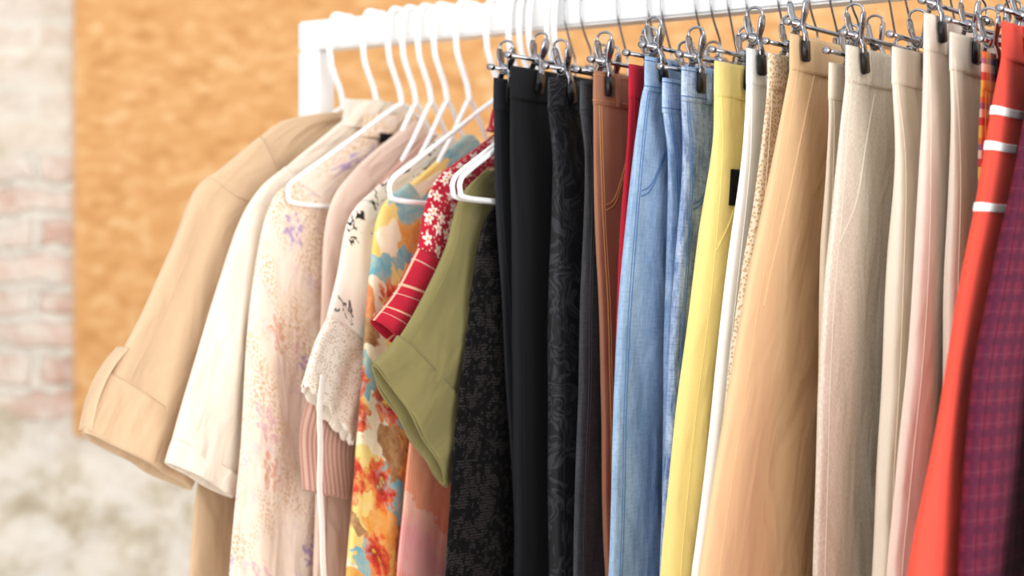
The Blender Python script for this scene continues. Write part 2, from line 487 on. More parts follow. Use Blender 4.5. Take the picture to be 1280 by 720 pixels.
M = dict(
    trench=fabric('khaki_cotton', 'D2B391', wv=.04, wr=.6),
    satin=fabric('ivory_satin', 'EBDDCB', rough=.5, wv=.04, wr=.9, sheen=.15, creases=.3),
    dots=fabric('speckled_print', 'EFE0CF', p_dots, wv=.05, wr=.65, creases=.3),
    blush=fabric('blush_crepe', 'E8CDBC', wv=.06, wr=.65, creases=.3),
    embro=fabric('embroidered_cotton', 'F0E8DC', p_embro, wv=.05, wr=.5),
    lacew=fabric('cream_lace', 'EFE4D4', p_lacewhite, wv=.06, wr=.3),
    cord=fabric('cream_ribbon', 'F5EDE2', wv=.08),
    pleat=fabric('dusty_pink_pleats', 'D9B0A0', p_pleat, wv=.04, wr=.2),
    multi=fabric('painted_floral', 'F0C56A', p_multi, wv=.05, rough=.6, wr=.4),
    ikat=fabric('ikat_knit', 'E0788C', p_ikat, wv=.12, wr=.3),
    redfl=fabric('red_flower_print', 'B5182A', p_redfl, wv=.04, wr=.4),
    redpl=fabric('red_check_print', 'B5182A', p_redplaid, wv=.04, wr=.3),
    olive=fabric('olive_cotton', '847B4E', wv=.08, mott=.04, wr=.6),
    blace=fabric('black_lace', '1B1B1E', p_blacklace, wv=.05, wr=.2, bump=.4, sheen=.0),
    charcoal=fabric('charcoal_wool', '232428', wv=.15, wr=.25, sheen=.03),
    black=fabric('black_crepe', '17171A', wv=.15, wr=.3, sheen=.03),
    jacq=fabric('black_jacquard', '17171A', p_jacq, rough=.5, wv=.1, wr=.3, sheen=.02),
    gdenim=fabric('black_denim', '2A2B2E', denim('1E1F22', '4A4B4F', .3), wv=.15, weave=(1, .3), wr=.25, sheen=.03),
    rust=fabric('rust_cotton', '9E6C54', wv=.12, mott=.07, wr=.4),
    red=fabric('crimson_cotton', 'B41A2E', wv=.08, wr=.3),
    jean1=fabric('light_blue_denim', '7FA3CC', denim('6C8CB2', 'A8BFD8', .2), wv=.14, wsc=420, weave=(1, .3), wr=.65, creases=.18),
    jean2=fabric('washed_blue_denim', '8FA9C6', denim('5E80AE', 'B4C8E0', .15, 26), wv=.15, wsc=420, weave=(1, .3), wr=.5),
    jean3=fabric('stone_washed_denim', '8193A6', denim('3F5F92', 'BACAE4', .13, 30), wv=.18, wsc=420, weave=(1, .3), wr=.55),
    yellow=fabric('yellow_cotton', 'F3DA8A', wv=.05, mott=.02, wr=.55, creases=.2),
    white=fabric('white_cotton', 'F3F1ED', wv=.04, mott=.02, wr=.3),
    woven=fabric('openwork_weave', 'E2CBA8', p_woven, wv=.08, wr=.2),
    camel=fabric('camel_twill', 'D6B287', wv=.04, mott=.02, wr=.42, creases=.06),
    sand=fabric('sand_cotton', 'E2D3BE', wv=.06, wr=.3),
    oat=fabric('oatmeal_melange', 'CDBBA5', p_melange, wv=.08, wr=.5, creases=.1),
    cream=fabric('cream_crepe', 'E8DAC7', wv=.04, wr=.5, creases=.1),
    pink=fabric('powder_pink_crepe', 'E8D6C6', wv=.04, wr=.5, creases=.1),
    ribs=fabric('beige_ribbed', 'CFBBA4', p_rib, wv=.06, wr=.25),
    checks=fabric('bright_check', 'D8452E', p_checks, wv=.08, wr=.25),
    track=fabric('coral_red_jersey', 'E44A38', wv=.05, mott=.02, wr=.35, rough=.95),
    purple=fabric('burgundy_check', '5E1A3A', p_purple, wv=.15, wr=.4, sheen=.02),
    dark=fabric('ink_wool', '241F28', wv=.1, sheen=.03),
    stitch_tan=fabric('tan_thread', 'B98A58', wv=.2),
    stitch_blue=fabric('blue_thread', '587AA6', wv=.2),
    tag=fabric('black_tag', '101012', wv=.05, sheen=0),
    enamel=plain('white_powder_coat', 'F0F0EF', .35, 0, .01),
    plastic=plain('white_plastic', 'F8F8F7', .3, 0, .01),
    chrome=plain('chrome', '9C9CA1', .13, 1.0, .02),
    rubber=plain('black_vinyl', '0C0C0E', .35, 0, .05),
)

# ------------------------------------------------------------------ rack
rk = Thing('clothes_rack', 'white square-tube clothes rack carrying all the hanging garments', 'clothes rack', 0, -CAMZ)
RS = -.0065
RB, RT = .308+RS, .345+RS
bm = bmesh.new(); box(bm, (0, .760, (RB+RT)/2), (.034, 1.54, RT-RB), .003); rk.part('rail', bm, M['enamel'], smooth=False)
for tt in (.007, 1.513):
    bm = bmesh.new(); box(bm, (0, tt, (RB-CAMZ+.03)/2), (.034, .034, RB+CAMZ-.03), .003); po = rk.part('post', bm, M['enamel'], smooth=False)
    bm = bmesh.new(); box(bm, (0, tt, -CAMZ+.0175), (.5, .034, .035), .003); rk.part('foot', bm, M['enamel'], smooth=False)

# ------------------------------------------------------------------ hangers
HOOKW = [(-.0250, 0, .312+RS), (-.0252, 0, .334+RS), (-.0185, 0, .3480+RS), (0, 0, .3492+RS), (.0185, 0, .3480+RS), (.0262, 0, .334+RS), (.0285, 0, .312+RS), (.0255, 0, .288+RS), (.0165, 0, .264), (.006, 0, .246), (0, 0, .226)]
def loop_pts(kind):
    if kind == 'wide':
        half = [(.03, .214), (.09, .182), (.15, .151), (.195, .128), (.212, .117), (.214, .105), (.2, .097), (.1, .095)]
    else:
        half = [(.018, .206), (.04, .176), (.07, .142), (.095, .116), (.106, .102), (.108, .091), (.1, .084), (.06, .082)]
    zb = half[-1][1]
    return [(0, 0, .226)]+[(a, 0, b) for a, b in half]+[(0, 0, zb)]+[(-a, 0, b) for a, b in half[::-1]]
def white_hanger(t, label, kind='steep'):
    th = Thing('coat_hanger', label, 'hanger', t, .076, 'white plastic hangers')
    bm = bmesh.new(); tube(bm, cat_rom(HOOKW, 6), .0037, 10); th.part('hook', bm, M['plastic'])
    bm = bmesh.new(); tube(bm, cat_rom(loop_pts(kind), 6, True), .0029, 10, True); th.part('frame', bm, M['plastic'])
    return th

def jaw_bm():
    bm = bmesh.new()
    prof = [(.0118, .030, .008), (.0112, .026, .014), (.0098, .015, .016), (.0068, .004, .012), (.0062, -.004, .011), (.0092, -.013, .012), (.0092, -.026, .014), (.0082, -.044, .015)]
    P = cat_rom([(a, b, c) for a, b, c in prof], 4)
    for sg in (1, -1):
        rows = []
        for i, p in enumerate(P):
            q = P[min(i+1, len(P)-1)]-P[max(i-1, 0)]
            nx, nzz = q.y, -q.x
            l = math.hypot(nx, nzz)
            nx, nzz = nx/l*.0009, nzz/l*.0009
            w = p.z/2
            row = []
            for xx, e in ((-w, 0), (-w*.6, 1), (w*.6, 1), (w, 0)):
                row.append((bm.verts.new((xx, sg*(p.x+nx+.0012*e), p.y+nzz)), bm.verts.new((xx, sg*(p.x-nx+.0012*e), p.y-nzz))))
            rows.append(row)
        for A, B in zip(rows, rows[1:]):
            for j in range(3):
                bm.faces.new((A[j][0], A[j+1][0], B[j+1][0], B[j][0]))
                bm.faces.new((A[j][1], B[j][1], B[j+1][1], A[j+1][1]))
            for j in (0, 3):
                bm.faces.new((A[j][0], B[j][0], B[j][1], A[j][1]))
        for A in (rows[0], rows[-1]):
            for j in range(3):
                bm.faces.new((A[j][0], A[j][1], A[j+1][1], A[j+1][0]))
    tube(bm, cat_rom([(0, -.0115, .029), (0, -.0105, .036), (0, -.004, .040), (0, .004, .040), (0, .0105, .036), (0, .0115, .029)], 5), .0019, 8)
    tube(bm, [(-.009, 0, 0), (.009, 0, 0)], .0058, 14)
    return bm
def tip_bm():
    bm = bmesh.new()
    for sg in (1, -1):
        box(bm, (0, sg*.0092, -.034), (.0178, .0052, .028), .0016)
    return bm
def spring_bm():
    bm = bmesh.new()
    path = []
    for i in range(97):
        a = i/96*2*PI*6
        path.append((-.0075+.015*i/96, .0070*math.cos(a), .0070*math.sin(a)))
    tube(bm, path, .0008, 6)
    return bm
def bar_bm():
    bm = bmesh.new()
    tube(bm, [(-.172, 0, 0), (.172, 0, 0)], .0023, 10)
    for sx in (-1, 1):
        tube(bm, [(sx*.168, 0, 0), (sx*.175, 0, 0)], .0036, 10)
    tube(bm, [(-.009, 0, 0), (.009, 0, 0)], .0048, 12)
    return bm
def hidden_data(name, bm, mat):
    o = mesh_obj(name, bm, mat); me = o.data; bpy.data.objects.remove(o); return me
JAW = hidden_data('clip', jaw_bm(), M['chrome']); TIP = hidden_data('clip_tip', tip_bm(), M['rubber'])
SPR = hidden_data('spring', spring_bm(), M['chrome']); BAR = hidden_data('bar', bar_bm(), M['chrome'])
def clip_hanger(t, zbar, label, uf, ub):
    th = Thing('clip_hanger', label, 'hanger', t, zbar, 'chrome clip hangers')
    bm = bmesh.new()
    mid = (zbar+.295)/2
    tube(bm, cat_rom([(-.022, 0, .314+RS), (-.0225, 0, .335+RS), (-.0165, 0, .3465+RS), (0, 0, .3468+RS), (.0165, 0, .3465+RS), (.0225, 0, .335+RS), (.022, 0, .315+RS), (.016, 0, .301+RS), (.004, 0, mid+.005), (0, 0, mid-.004), (0, 0, zbar)], 6), .0013, 8)
    th.part('hook', bm, M['chrome'])
    data_part('bar', BAR, th.o)
    for u in (uf, ub):
        c = data_part('clip', JAW, th.o)
        c.location = (u, 0, 0)
        c.scale = (.86, .76, .78)
        c.rotation_euler = (0, random.uniform(-.22, .22), 0)
        data_part('clip_tip', TIP, c)['label'] = 'black vinyl clip tip'
        data_part('spring', SPR, c)
    return th

# ------------------------------------------------------------------ garments on plastic hangers
def mir(ribs):
    return [((-a[0], a[1]), (-b[0], b[1]), h) for a, b, h in ribs]
SEED = [1.0]
def top(name, label, cat, t, body, mat, hem, sleeve=None, smat=None, h=.009, hs=.011, soff=.004, amp=.003, fx=9, samp=.0025, collar=None, edge=.003, scallop=None):
    SEED[0] += 1.37
    sd = SEED[0]
    th = Thing(name, label, cat, t, hem)
    pts = [unproj(x+h*500, y, t) for x, y in body]
    ribs = []
    z0 = pts[0][1]
    for u, z in pts:
        d = z0-z
        ribs.append(((u, z), (-u, z), .004+(h-.004)*min(1, d/.07)))
    u, z = pts[-1]
    ribs.append(((u+.004, (z+hem)/2), (-u-.004, (z+hem)/2), h))
    ribs.append(((u+.006, hem), (-u-.006, hem), h))
    lo = Loft(ribs, amp, fx, sd, 0, edge=edge)
    th.body = lo
    th.part('bodice' if cat != 'coat' else 'coat_body', lo.build(110, 64), mat)
    th.sl = None
    if sleeve:
        rb = []
        for i, (a, b) in enumerate(sleeve):
            hh = hs*(.55 if i == 0 else .85 if i == 1 else 1)
            ax, bx_ = a[0]+hs*450, b[0]
            rb.append((unproj(ax, a[1], t+soff), unproj(bx_, b[1], t+soff), hh))
        sl = Loft(rb, samp, 11, sd+.6, soff, p=2.2, edge=edge)
        th.sl = sl
        th.sleeve = th.part('sleeve', sl.build(70, 52, scallop=scallop), smat or mat)
        s2 = Loft(mir(rb), samp, 11, sd+.6, -.001, p=2.2, edge=edge)
        th.part('sleeve', s2.build(24, 28), smat or mat)
    if collar:
        w, zc, hc = collar
        cl = Loft([((w*.6, zc-.014), (-w*.6, zc-.014), .006), ((w*.8, zc+hc*.5), (-w*.8, zc+hc*.5), .009), ((w*.72, zc+hc), (-w*.72, zc+hc), .0095)], .0015, 14, sd, p=2, edge=.002)
        th.part('collar', cl.build(14, 44), mat)
        fold = Loft([((w*.75, zc+hc), (-w*.75, zc+hc), .0095), ((w*1.05, zc+hc*.5), (-w*1.05, zc+hc*.5), .0115), ((w*1.5, zc-hc*.8), (-w*1.4, zc-hc*.8), .0125)], .0015, 14, sd, p=2, edge=.002)
        th.part('collar_fall', fold.build(14, 44), mat)
    return th

tA, tB, tC, tD, tF, tE, tG, tH, tI, tJ, tK = .052, .105, .131, .166, .1895, .2132, .246, .288, .322, .350, .3745
A = top('trench_coat', 'khaki trench coat with a wide strapped cuff, leftmost garment on the rack', 'coat', tA,
        [(408, 140), (385, 143), (352, 148), (312, 178), (290, 215), (282, 300), (262, 480), (240, 610), (230, 720)], M['trench'], -.75,
        [((318, 170), (352, 240)), ((270, 210), (345, 300)), ((238, 236), (332, 350)), ((206, 310), (308, 410)), ((172, 388), (288, 480)), ((140, 448), (266, 540)), ((117, 498), (250, 580)), ((99, 541), (236, 612))],
        h=.012, hs=.016, soff=.008, amp=.0025, fx=6, samp=.0042)
sl = A.sl
A.part('cuff', Loft(sl.sub(.84, 1, .0015), .0042, 11, sl.seed, sl.dt, p=2.2, edge=.003).build(16, 52), M['trench'])
strap = []
for i in range(9):
    sv = .76+.235*i/8
    R = sl.ring(sv); w = math.hypot(R[0]-R[2], R[1]-R[3])
    du, dz = (R[0]-R[2])/w, (R[1]-R[3])/w
    bulge = .001+.009*math.sin(PI*i/8)
    strap.append(((R[0]+du*bulge, R[1]+dz*bulge), (R[0]+du*(bulge-.004), R[1]+dz*(bulge-.004)), .010))
A.part('cuff_strap', Loft(strap, 0, 9, 1, sl.dt-.002).build(20, 24), M['trench'])
bm = sl.seam([(sl.a_of(.1), .02), (sl.a_of(.12), .3), (sl.a_of(.13), .6), (sl.a_of(.1), .99)], .0006)
A.part('sleeve_seam', bm, M['trench'])
bm = sl.seam([(-.02, .215), (sl.a_of(.2), .2), (sl.a_of(.5), .16), (sl.a_of(.9), .1)], .0009)
A.part('shoulder_seam', bm, M['trench'])
white_hanger(tA, 'white plastic hanger holding the khaki trench coat at the rack end', 'wide')

B = top('shirt', 'ivory satin short-sleeved shirt next to the khaki trench coat', 'shirt', tB,
        [(466, 122), (440, 138), (402, 168), (352, 210), (328, 240), (322, 330), (320, 500), (312, 720)], M['satin'], -.42,
        [((352, 208), (402, 262)), ((320, 236), (396, 322)), ((294, 283), (384, 384)), ((262, 380), (360, 474)), ((232, 480), (334, 556)), ((204, 578), (290, 622))],
        h=.009, hs=.0110, soff=.002, samp=.0035, collar=(.05, .212, .02))
sl = B.sl
B.part('sleeve_hem', Loft(sl.sub(.93, 1, .0012), .0035, 11, sl.seed, sl.dt, p=2.2, edge=.003).build(10, 52), M['satin'])
white_hanger(tB, 'white plastic hanger inside the ivory satin shirt')

Cc = top('blouse', 'long cream blouse with gold speckles and faded lilac flowers', 'blouse', tC,
         [(490, 142), (455, 165), (405, 200), (362, 230), (345, 262), (338, 400), (334, 560), (326, 720)], M['dots'], -.45,
         [((362, 224), (428, 270)), ((336, 250), (424, 335)), ((319, 312), (416, 410)), ((306, 420), (408, 520)), ((296, 560), (402, 650)), ((283, 720), (396, 800)), ((278, 790), (392, 850))],
         h=.008, hs=.010, soff=.002, samp=.004, collar=(.045, .196, .016))
bm = bmesh.new(); box(bm, (.03, .0125, .183), (.026, .002, .012), .0006); Cc.part('neck_label', bm, M['tag'], label='dark woven neck label')
white_hanger(tC+.013, 'white plastic hanger whose rounded end shows over the speckled cream blouse', 'wide')

D = top('cardigan', 'blush crepe cardigan showing a narrow strip beside the speckled blouse', 'cardigan', tD,
        [(512, 152), (480, 176), (445, 206), (418, 242), (410, 290), (405, 400), (396, 560), (390, 720)], M['blush'], -.45,
        [((445, 206), (490, 262)), ((415, 243), (480, 320)), ((403, 292), (470, 400)), ((398, 400), (460, 500)), ((392, 520), (450, 600))],
        h=.007, hs=.008, soff=.001, samp=.0025)
bm = D.body.patch(-.03, .06, .16, .9, .002, 6, 60); D.part('front_band', bm, M['blush'])
white_hanger(tD, 'white plastic hanger inside the blush crepe cardigan')

Fp = top('pleated_top', 'dusty pink pleated top whose sleeve peeks below the lace trim', 'top', tF,
         [(530, 168), (500, 198), (470, 230), (455, 275), (448, 400), (446, 560), (444, 640)], M['pleat'], -.3,
         [((470, 234), (515, 290)), ((440, 300), (495, 360)), ((408, 400), (470, 450)), ((381, 500), (450, 520)), ((371, 545), (442, 572)), ((375, 612), (434, 624))],
         h=.006, hs=.0078, soff=.001, samp=.0022, amp=.002, edge=.006)
white_hanger(tF, 'white plastic hanger inside the dusty pink pleated top')

E = top('lace_blouse', 'off-white blouse with black embroidery, lace-trimmed sleeve and long ribbon tie', 'blouse', tE,
        [(548, 168), (515, 196), (480, 224), (458, 252), (452, 330), (456, 480), (458, 640)], M['embro'], -.3,
        [((470, 230), (515, 300)), ((434, 270), (500, 350)), ((418, 345), (490, 410)), ((406, 395), (480, 450))],
        h=.008, hs=.0092, soff=.003, samp=.0025)
R = E.sl.ring(1.0)
q1 = unproj(393, 430, tE+.003); q2 = unproj(468, 488, tE+.003); q3 = unproj(378, 478, tE+.003); q4 = unproj(442, 554, tE+.003)
tr = Loft([((R[0], R[1]), (R[2], R[3]), .0096), ((q1[0], q1[1]), (q2[0], q2[1]), .0102), ((q3[0], q3[1]), (q4[0], q4[1]), .0108)], .002, 22, 8.2, .003, p=2.2)
E.part('lace_trim', tr.build(30, 120, scallop=(.004, 14)), M['lacew'], parent=E.sleeve)
tp = [unproj(x, y, tE+.016) for x, y in ((404, 468), (400, 510), (401, 560), (400, 610), (403, 660), (404, 700), (406, 740), (405, 790))]
tie = Loft([((u+.0048, z), (u-.0048, z), .0010) for u, z in tp], .0008, 30, 3, .016, p=3)
E.part('tie', tie.build(70, 20), M['cord'], label='flat cream ribbon tie')
white_hanger(tE, 'white plastic hanger inside the blouse with black embroidery')

G = top('floral_dress', 'silky dress painted with orange, yellow and turquoise flowers', 'dress', tG,
        [(578, 168), (545, 198), (508, 230), (484, 260), (474, 330), (466, 450), (458, 560), (450, 720)], M['multi'], -.7,
        [((505, 228), (545, 290)), ((472, 260), (540, 330)), ((459, 340), (536, 420)), ((450, 450), (530, 530)), ((441, 570), (522, 650)), ((431, 720), (514, 790)), ((427, 790), (510, 850))],
        h=.010, hs=.012, soff=.003, samp=.004)
white_hanger(tG, 'white plastic hanger inside the painted floral dress')

H = top('knit_dress', 'coral pink and orange knit dress hanging below the olive sleeve', 'dress', tH,
        [(612, 215), (585, 245), (560, 280), (545, 320), (530, 420), (510, 545), (500, 640), (492, 720)], M['ikat'], -.7, h=.010, amp=.003)
white_hanger(tH+.002, 'white plastic hanger whose rounded end shows left of the red flowered shoulder', 'wide')

I = top('kimono_top', 'crimson top with white flower print and checked sleeve ends', 'top', tI,
        [(650, 140), (618, 164), (582, 194), (556, 225), (553, 300), (560, 500), (566, 600)], M['redfl'], -.3,
        [((590, 185), (625, 232)), ((543, 222), (606, 282)), ((526, 265), (592, 330)), ((518, 310), (580, 360))],
        h=.008, hs=.0100, soff=.001, samp=.002, collar=(.05, .192, .014))
R = I.sl.ring(1.0)
qq = [(unproj(a, b, tI+.001), unproj(c, d, tI+.001)) for a, b, c, d in ((496, 362, 556, 390), (466, 400, 494, 430))]
cuffI = Loft([((R[0], R[1]), (R[2], R[3]), .0104)]+[(a, b, .0105) for a, b in qq], .002, 11, 5.1, .001, p=2.2)
I.part('sleeve_border', cuffI.build(36, 48), M['redpl'], label='red sleeve border with cream check')
white_hanger(tI, 'white plastic hanger inside the crimson flowered top')
white_hanger(.3370, 'bare white plastic hanger squeezed between the crimson top and olive shirt')

J = top('t_shirt', 'olive green short-sleeved shirt with a wide rolled cuff', 'shirt', tJ,
        [(665, 182), (630, 202), (602, 216), (586, 240), (582, 300), (590, 500), (594, 600)], M['olive'], -.3,
        [((604, 211), (636, 272)), ((571, 245), (632, 332)), ((551, 310), (620, 404)), ((514, 388), (604, 480)), ((486, 432), (584, 545)), ((461, 455), (558, 608))],
        h=.007, hs=.0100, soff=.003, amp=.002, samp=.0025)
sl = J.sl
J.part('rolled_cuff', Loft(sl.sub(.78, 1, .003, hg=.0012), .0025, 11, sl.seed, sl.dt, p=2.2, edge=.003).build(18, 52), M['olive'])
bm = sl.seam([(.02, .02), (sl.a_of(.06), .3), (sl.a_of(.07), .6), (sl.a_of(.06), .8)], .0007)
J.part('sleeve_seam', bm, M['olive'])
white_hanger(tJ, 'white plastic hanger inside the olive green shirt')

K = top('lace_dress', 'black lace dress hanging between olive shirt and charcoal trousers', 'dress', tK,
        [(650, 240), (630, 246), (612, 262), (599, 290), (591, 335), (579, 430), (563, 580), (553, 720)], M['blace'], -.7, h=.006, amp=.0012)
bm = K.body.patch(-.06, .07, .0, .16, .0012, 12, 16); K.part('neck_trim', bm, M['blace'])
white_hanger(tK+.001, 'white plastic hanger with its end above the black lace dress', 'wide')
white_hanger(.3850, 'white plastic hanger with bare end just left of the charcoal trousers', 'wide')

# ------------------------------------------------------------------ trousers, jeans and skirts on clip hangers
P = [
 ('trousers', 'charcoal trousers showing a thin strip beside the black lace dress', 'trousers', [(614, 97), (616, 250), (628, 450), (638, 600), (644, 720)], 'charcoal', 'dress', 'charcoal trousers'),
 ('trousers', 'plain matte black trousers with belt loops, right of the charcoal ones', 'trousers', [(635, 82), (633, 300), (634, 500), (638, 720)], 'black', 'dress', 'plain black trousers'),
 ('trousers', 'black jacquard trousers with raised leaf pattern', 'trousers', [(682, 96), (681, 200), (678, 400), (680, 720)], 'jacq', 'dress', 'black jacquard trousers'),
 ('jeans', 'faded black denim jeans between jacquard and rust trousers', 'jeans', [(722, 100), (726, 200), (720, 400), (712, 720)], 'gdenim', 'jeans', 'faded black jeans'),
 ('trousers', 'rust brown cotton trousers with stitched waistband', 'trousers', [(739, 88), (739, 250), (745, 400), (752, 680), (754, 720)], 'rust', 'jeans', 'rust brown trousers'),
 ('trousers', 'crimson red trousers squeezed between rust trousers and light jeans', 'trousers', [(783, 80), (778, 180), (769, 300), (763, 480), (762, 720)], 'red', 'dress', 'crimson trousers'),
 ('jeans', 'light blue denim jeans left of the other blue jeans', 'jeans', [(803, 70), (796, 120), (786, 200), (773, 350), (762, 550), (757, 720)], 'jean1', 'jeans', 'light blue jeans'),
 ('jeans', 'pale washed blue jeans in the middle of three blue pairs', 'jeans', [(825, 97), (829, 200), (829, 330), (826, 450), (823, 720)], 'jean2', 'jeans', 'pale washed jeans'),
 ('jeans', 'stone-washed grey-blue jeans left of the yellow trousers', 'jeans', [(849, 82), (847, 200), (839, 330), (829, 470), (822, 640), (820, 720)], 'jean3', 'jeans', 'stone-washed jeans'),
 ('trousers', 'bright yellow trousers with a small black tag', 'trousers', [(890, 76), (881, 180), (865, 300), (845, 470), (827, 640), (820, 720)], 'yellow', 'chino', 'yellow trousers'),
 ('trousers', 'plain white trousers behind the camel skirt', 'trousers', [(930, 60), (920, 200), (904, 330), (884, 500), (863, 680), (858, 720)], 'white', 'dress', 'white trousers'),
 ('trousers', 'openwork beige woven trousers between white trousers and camel skirt', 'trousers', [(957, 66), (949, 150), (937, 260), (925, 330), (904, 500), (888, 720)], 'woven', 'dress', 'openwork beige trousers'),
 ('skirt', 'long flared camel skirt, widest garment among the clipped ones', 'skirt', [(984, 42), (971, 120), (952, 220), (928, 340), (895, 520), (864, 720)], 'camel', 'skirt', 'camel skirt'),
 ('trousers', 'sand trousers seen as a sliver between camel skirt and oatmeal trousers', 'trousers', [(1033, 78), (1031, 150), (1028, 220), (1023, 320), (1022, 720)], 'sand', 'dress', 'sand trousers'),
 ('trousers', 'oatmeal melange wool trousers right of the camel skirt', 'trousers', [(1054, 56), (1046, 150), (1037, 250), (1028, 360), (1020, 500), (1014, 720)], 'oat', 'chino', 'oatmeal trousers'),
 ('trousers', 'cream crepe trousers between oatmeal and powder pink pairs', 'trousers', [(1112, 58), (1110, 200), (1104, 330), (1096, 500), (1086, 720)], 'cream', 'dress', 'cream trousers'),
 ('trousers', 'powder pink trousers hung highest, left of the ribbed beige pair', 'trousers', [(1152, 16), (1146, 150), (1139, 300), (1128, 450), (1112, 640), (1106, 720)], 'pink', 'dress', 'powder pink trousers'),
 ('trousers', 'ribbed beige trousers left of the bright check trousers', 'trousers', [(1184, 40), (1181, 150), (1179, 250), (1173, 400), (1172, 720)], 'ribs', 'dress', 'ribbed beige trousers'),
 ('trousers', 'trousers in bright red and yellow check behind the coral pair', 'trousers', [(1224, 64), (1220, 130), (1219, 200), (1218, 720)], 'checks', 'dress', 'bright check trousers'),
 ('track_pants', 'coral red track pants with three white stripes', 'trousers', [(1249, 26), (1236, 120), (1215, 250), (1191, 380), (1160, 560), (1131, 720)], 'track', 'track', 'coral red track pants'),
 ('trousers', 'burgundy checked trousers right of the coral track pants', 'trousers', [(1284, 60), (1277, 120), (1262, 220), (1240, 330), (1216, 470), (1196, 720)], 'purple', 'dress', 'burgundy checked trousers'),
 ('trousers', 'ink black trousers showing a sliver at the right edge of the photo', 'trousers', [(1342, 60), (1330, 300), (1304, 540), (1278, 720)], 'dark', 'dress', 'ink black trousers'),
]
UT = .165
FR = [.146, .112, .138, .098, .144, .120]
BK = [-.055, -.02, -.09, -.04, -.075, -.01]
ts = [tfrom(p[3][0][0]+4, p[3][0][1], UT) for p in P]
for i, (nm, lab, cat, px, mk, style, short) in enumerate(P):
    t, zt = ts[i]
    gl = t-ts[i-1][0] if i else .012
    gr = ts[i+1][0]-t if i < len(P)-1 else .03
    h = max(.0045, min(.013, .38*min(gl, gr)))
    if style == 'skirt':
        h = .0105
    hw = .0026
    mat = M[mk]
    hem = -.45 if style == 'skirt' else -.72
    th = Thing(nm, lab, cat, t, hem)
    pts = [unproj(x+h*900, y, t) for x, y in px[1:]]
    u1, z1 = pts[-1]
    u0, z0 = pts[-2]
    sl_ = (u1-u0)/max(.02, z0-z1)*.5
    L = [(UT, zt-.004), (UT+.001, zt-.03)]+pts+[(u1+sl_*(z1-hem)*.5, (z1+hem)/2), (u1+sl_*(z1-hem)*.7, hem)]
    sd = 2.7*i+.4
    uf = FR[i % 6]+random.uniform(-.005, .004)
    ub = BK[i % 6]+random.uniform(-.01, .01)
    def hz(z):
        return hw-.0004+(h-hw)*min(1, max(0, (zt-.026-z)/.16))
    wband = Loft([((UT+.001, zt), (-UT-.001, zt), hw+.0003), ((UT+.0015, zt-.018), (-UT-.0015, zt-.018), hw+.0008), ((UT+.0015, zt-.036), (-UT-.0015, zt-.036), hw+.0014)], .0003, 7, sd, p=3.6)
    th.part('waistband', wband.build(10, 64), mat)
    amp = min(.0034, h*.3)
    if style == 'skirt':
        lo = Loft([((u, z), (-u, z), hz(z)) for u, z in L], amp*1.2, 6, sd, edge=.003, p=3.4)
        panel = th.part('skirt_panel', lo.build(110, 84), mat)
    else:
        wd = lambda z: .163+.012*min(1, max(0, (zt-z)/.2))-.02*max(0, min(1, (zt-.25-z)/.4))
        ribs = [((u, z), (u-wd(z), z), hz(z)) for k, (u, z) in enumerate(L)]
        lo = Loft(ribs, amp, 9, sd, edge=.003, p=3.8)
        panel = th.part('leg', lo.build(110, 60), mat)
        lo2 = Loft(mir(ribs), amp, 9, sd, edge=.003, p=3.8)
        th.part('leg', lo2.build(40, 28), mat)
    if style in ('jeans', 'chino', 'dress'):
        for xf in ((UT-uf+.024)/.33, .42, .85):
            a = wband.a_of(xf)
            th.part('belt_loop', wband.patch(a-.007, a+.007, .02, .98, .0014, 3, 6), mat)
    if style == 'jeans':
        sm = M['stitch_tan'] if mk == 'rust' else M['stitch_blue'] if mk.startswith('jean') else mat
        bm = None
        for xf in (.05, .075):
            bm = lo.seam([(lo.a_of(xf), .02), (lo.a_of(xf), .25), (lo.a_of(xf+.01), .5), (lo.a_of(xf), .75), (lo.a_of(xf), .98)], .0006, 16, bm=bm)
        th.part('side_seam', bm, sm)
        bm = None
        for q in (0, .006):
            bm = lo.seam([(lo.a_of(.09), .145+q), (lo.a_of(.2), .135+q), (lo.a_of(.35), .09+q), (lo.a_of(.45), .04+q)], .0008, 8, bm=bm)
        th.part('pocket_seam', bm, sm)
        bm = None
        for q in (.12, .86):
            bm = wband.seam([(-.05, q), (.02, q), (.1, q), (.2, q), (.3, q), (.4, q)], .0005, 8, bm=bm)
        th.part('waistband_stitching', bm, sm)
    if style == 'chino':
        bm = lo.seam([(lo.a_of(.06), .2), (lo.a_of(.2), .16), (lo.a_of(.32), .09), (lo.a_of(.4), .04)], .0012, 8)
        th.part('pocket_seam', bm, mat)
        bm = lo.seam([(lo.a_of(.05), .03), (lo.a_of(.06), .4), (lo.a_of(.06), .98)], .0006, 20)
        th.part('side_seam', bm, mat)
    if style == 'dress':
        bm = lo.seam([(lo.a_of(.04), .02), (lo.a_of(.05), .3), (lo.a_of(.05), .6), (lo.a_of(.04), .98)], .0005, 16)
        th.part('side_seam', bm, mat)
    if style == 'skirt':
        bm = lo.seam([(lo.a_of(.05), .38), (lo.a_of(.07), .27), (lo.a_of(.1), .16), (lo.a_of(.16), .04)], .0012, 12)
        th.part('pocket_seam', bm, mat)
        bm = lo.seam([(lo.a_of(.035), .03), (lo.a_of(.03), .4), (lo.a_of(.03), .98)], .0006, 20)
        th.part('side_seam', bm, mat)
    if mk == 'yellow':
        u, z = unproj(900, 210, t)
        s0 = lo.s_at_z(z); s1 = lo.s_at_z(unproj(900, 256, t)[1])
        a = lo.a_of(.2)
        th.part('tag', lo.patch(a-.024, a+.03, s0, s1, .002, 6, 8), M['tag'], label='small black fabric tag')
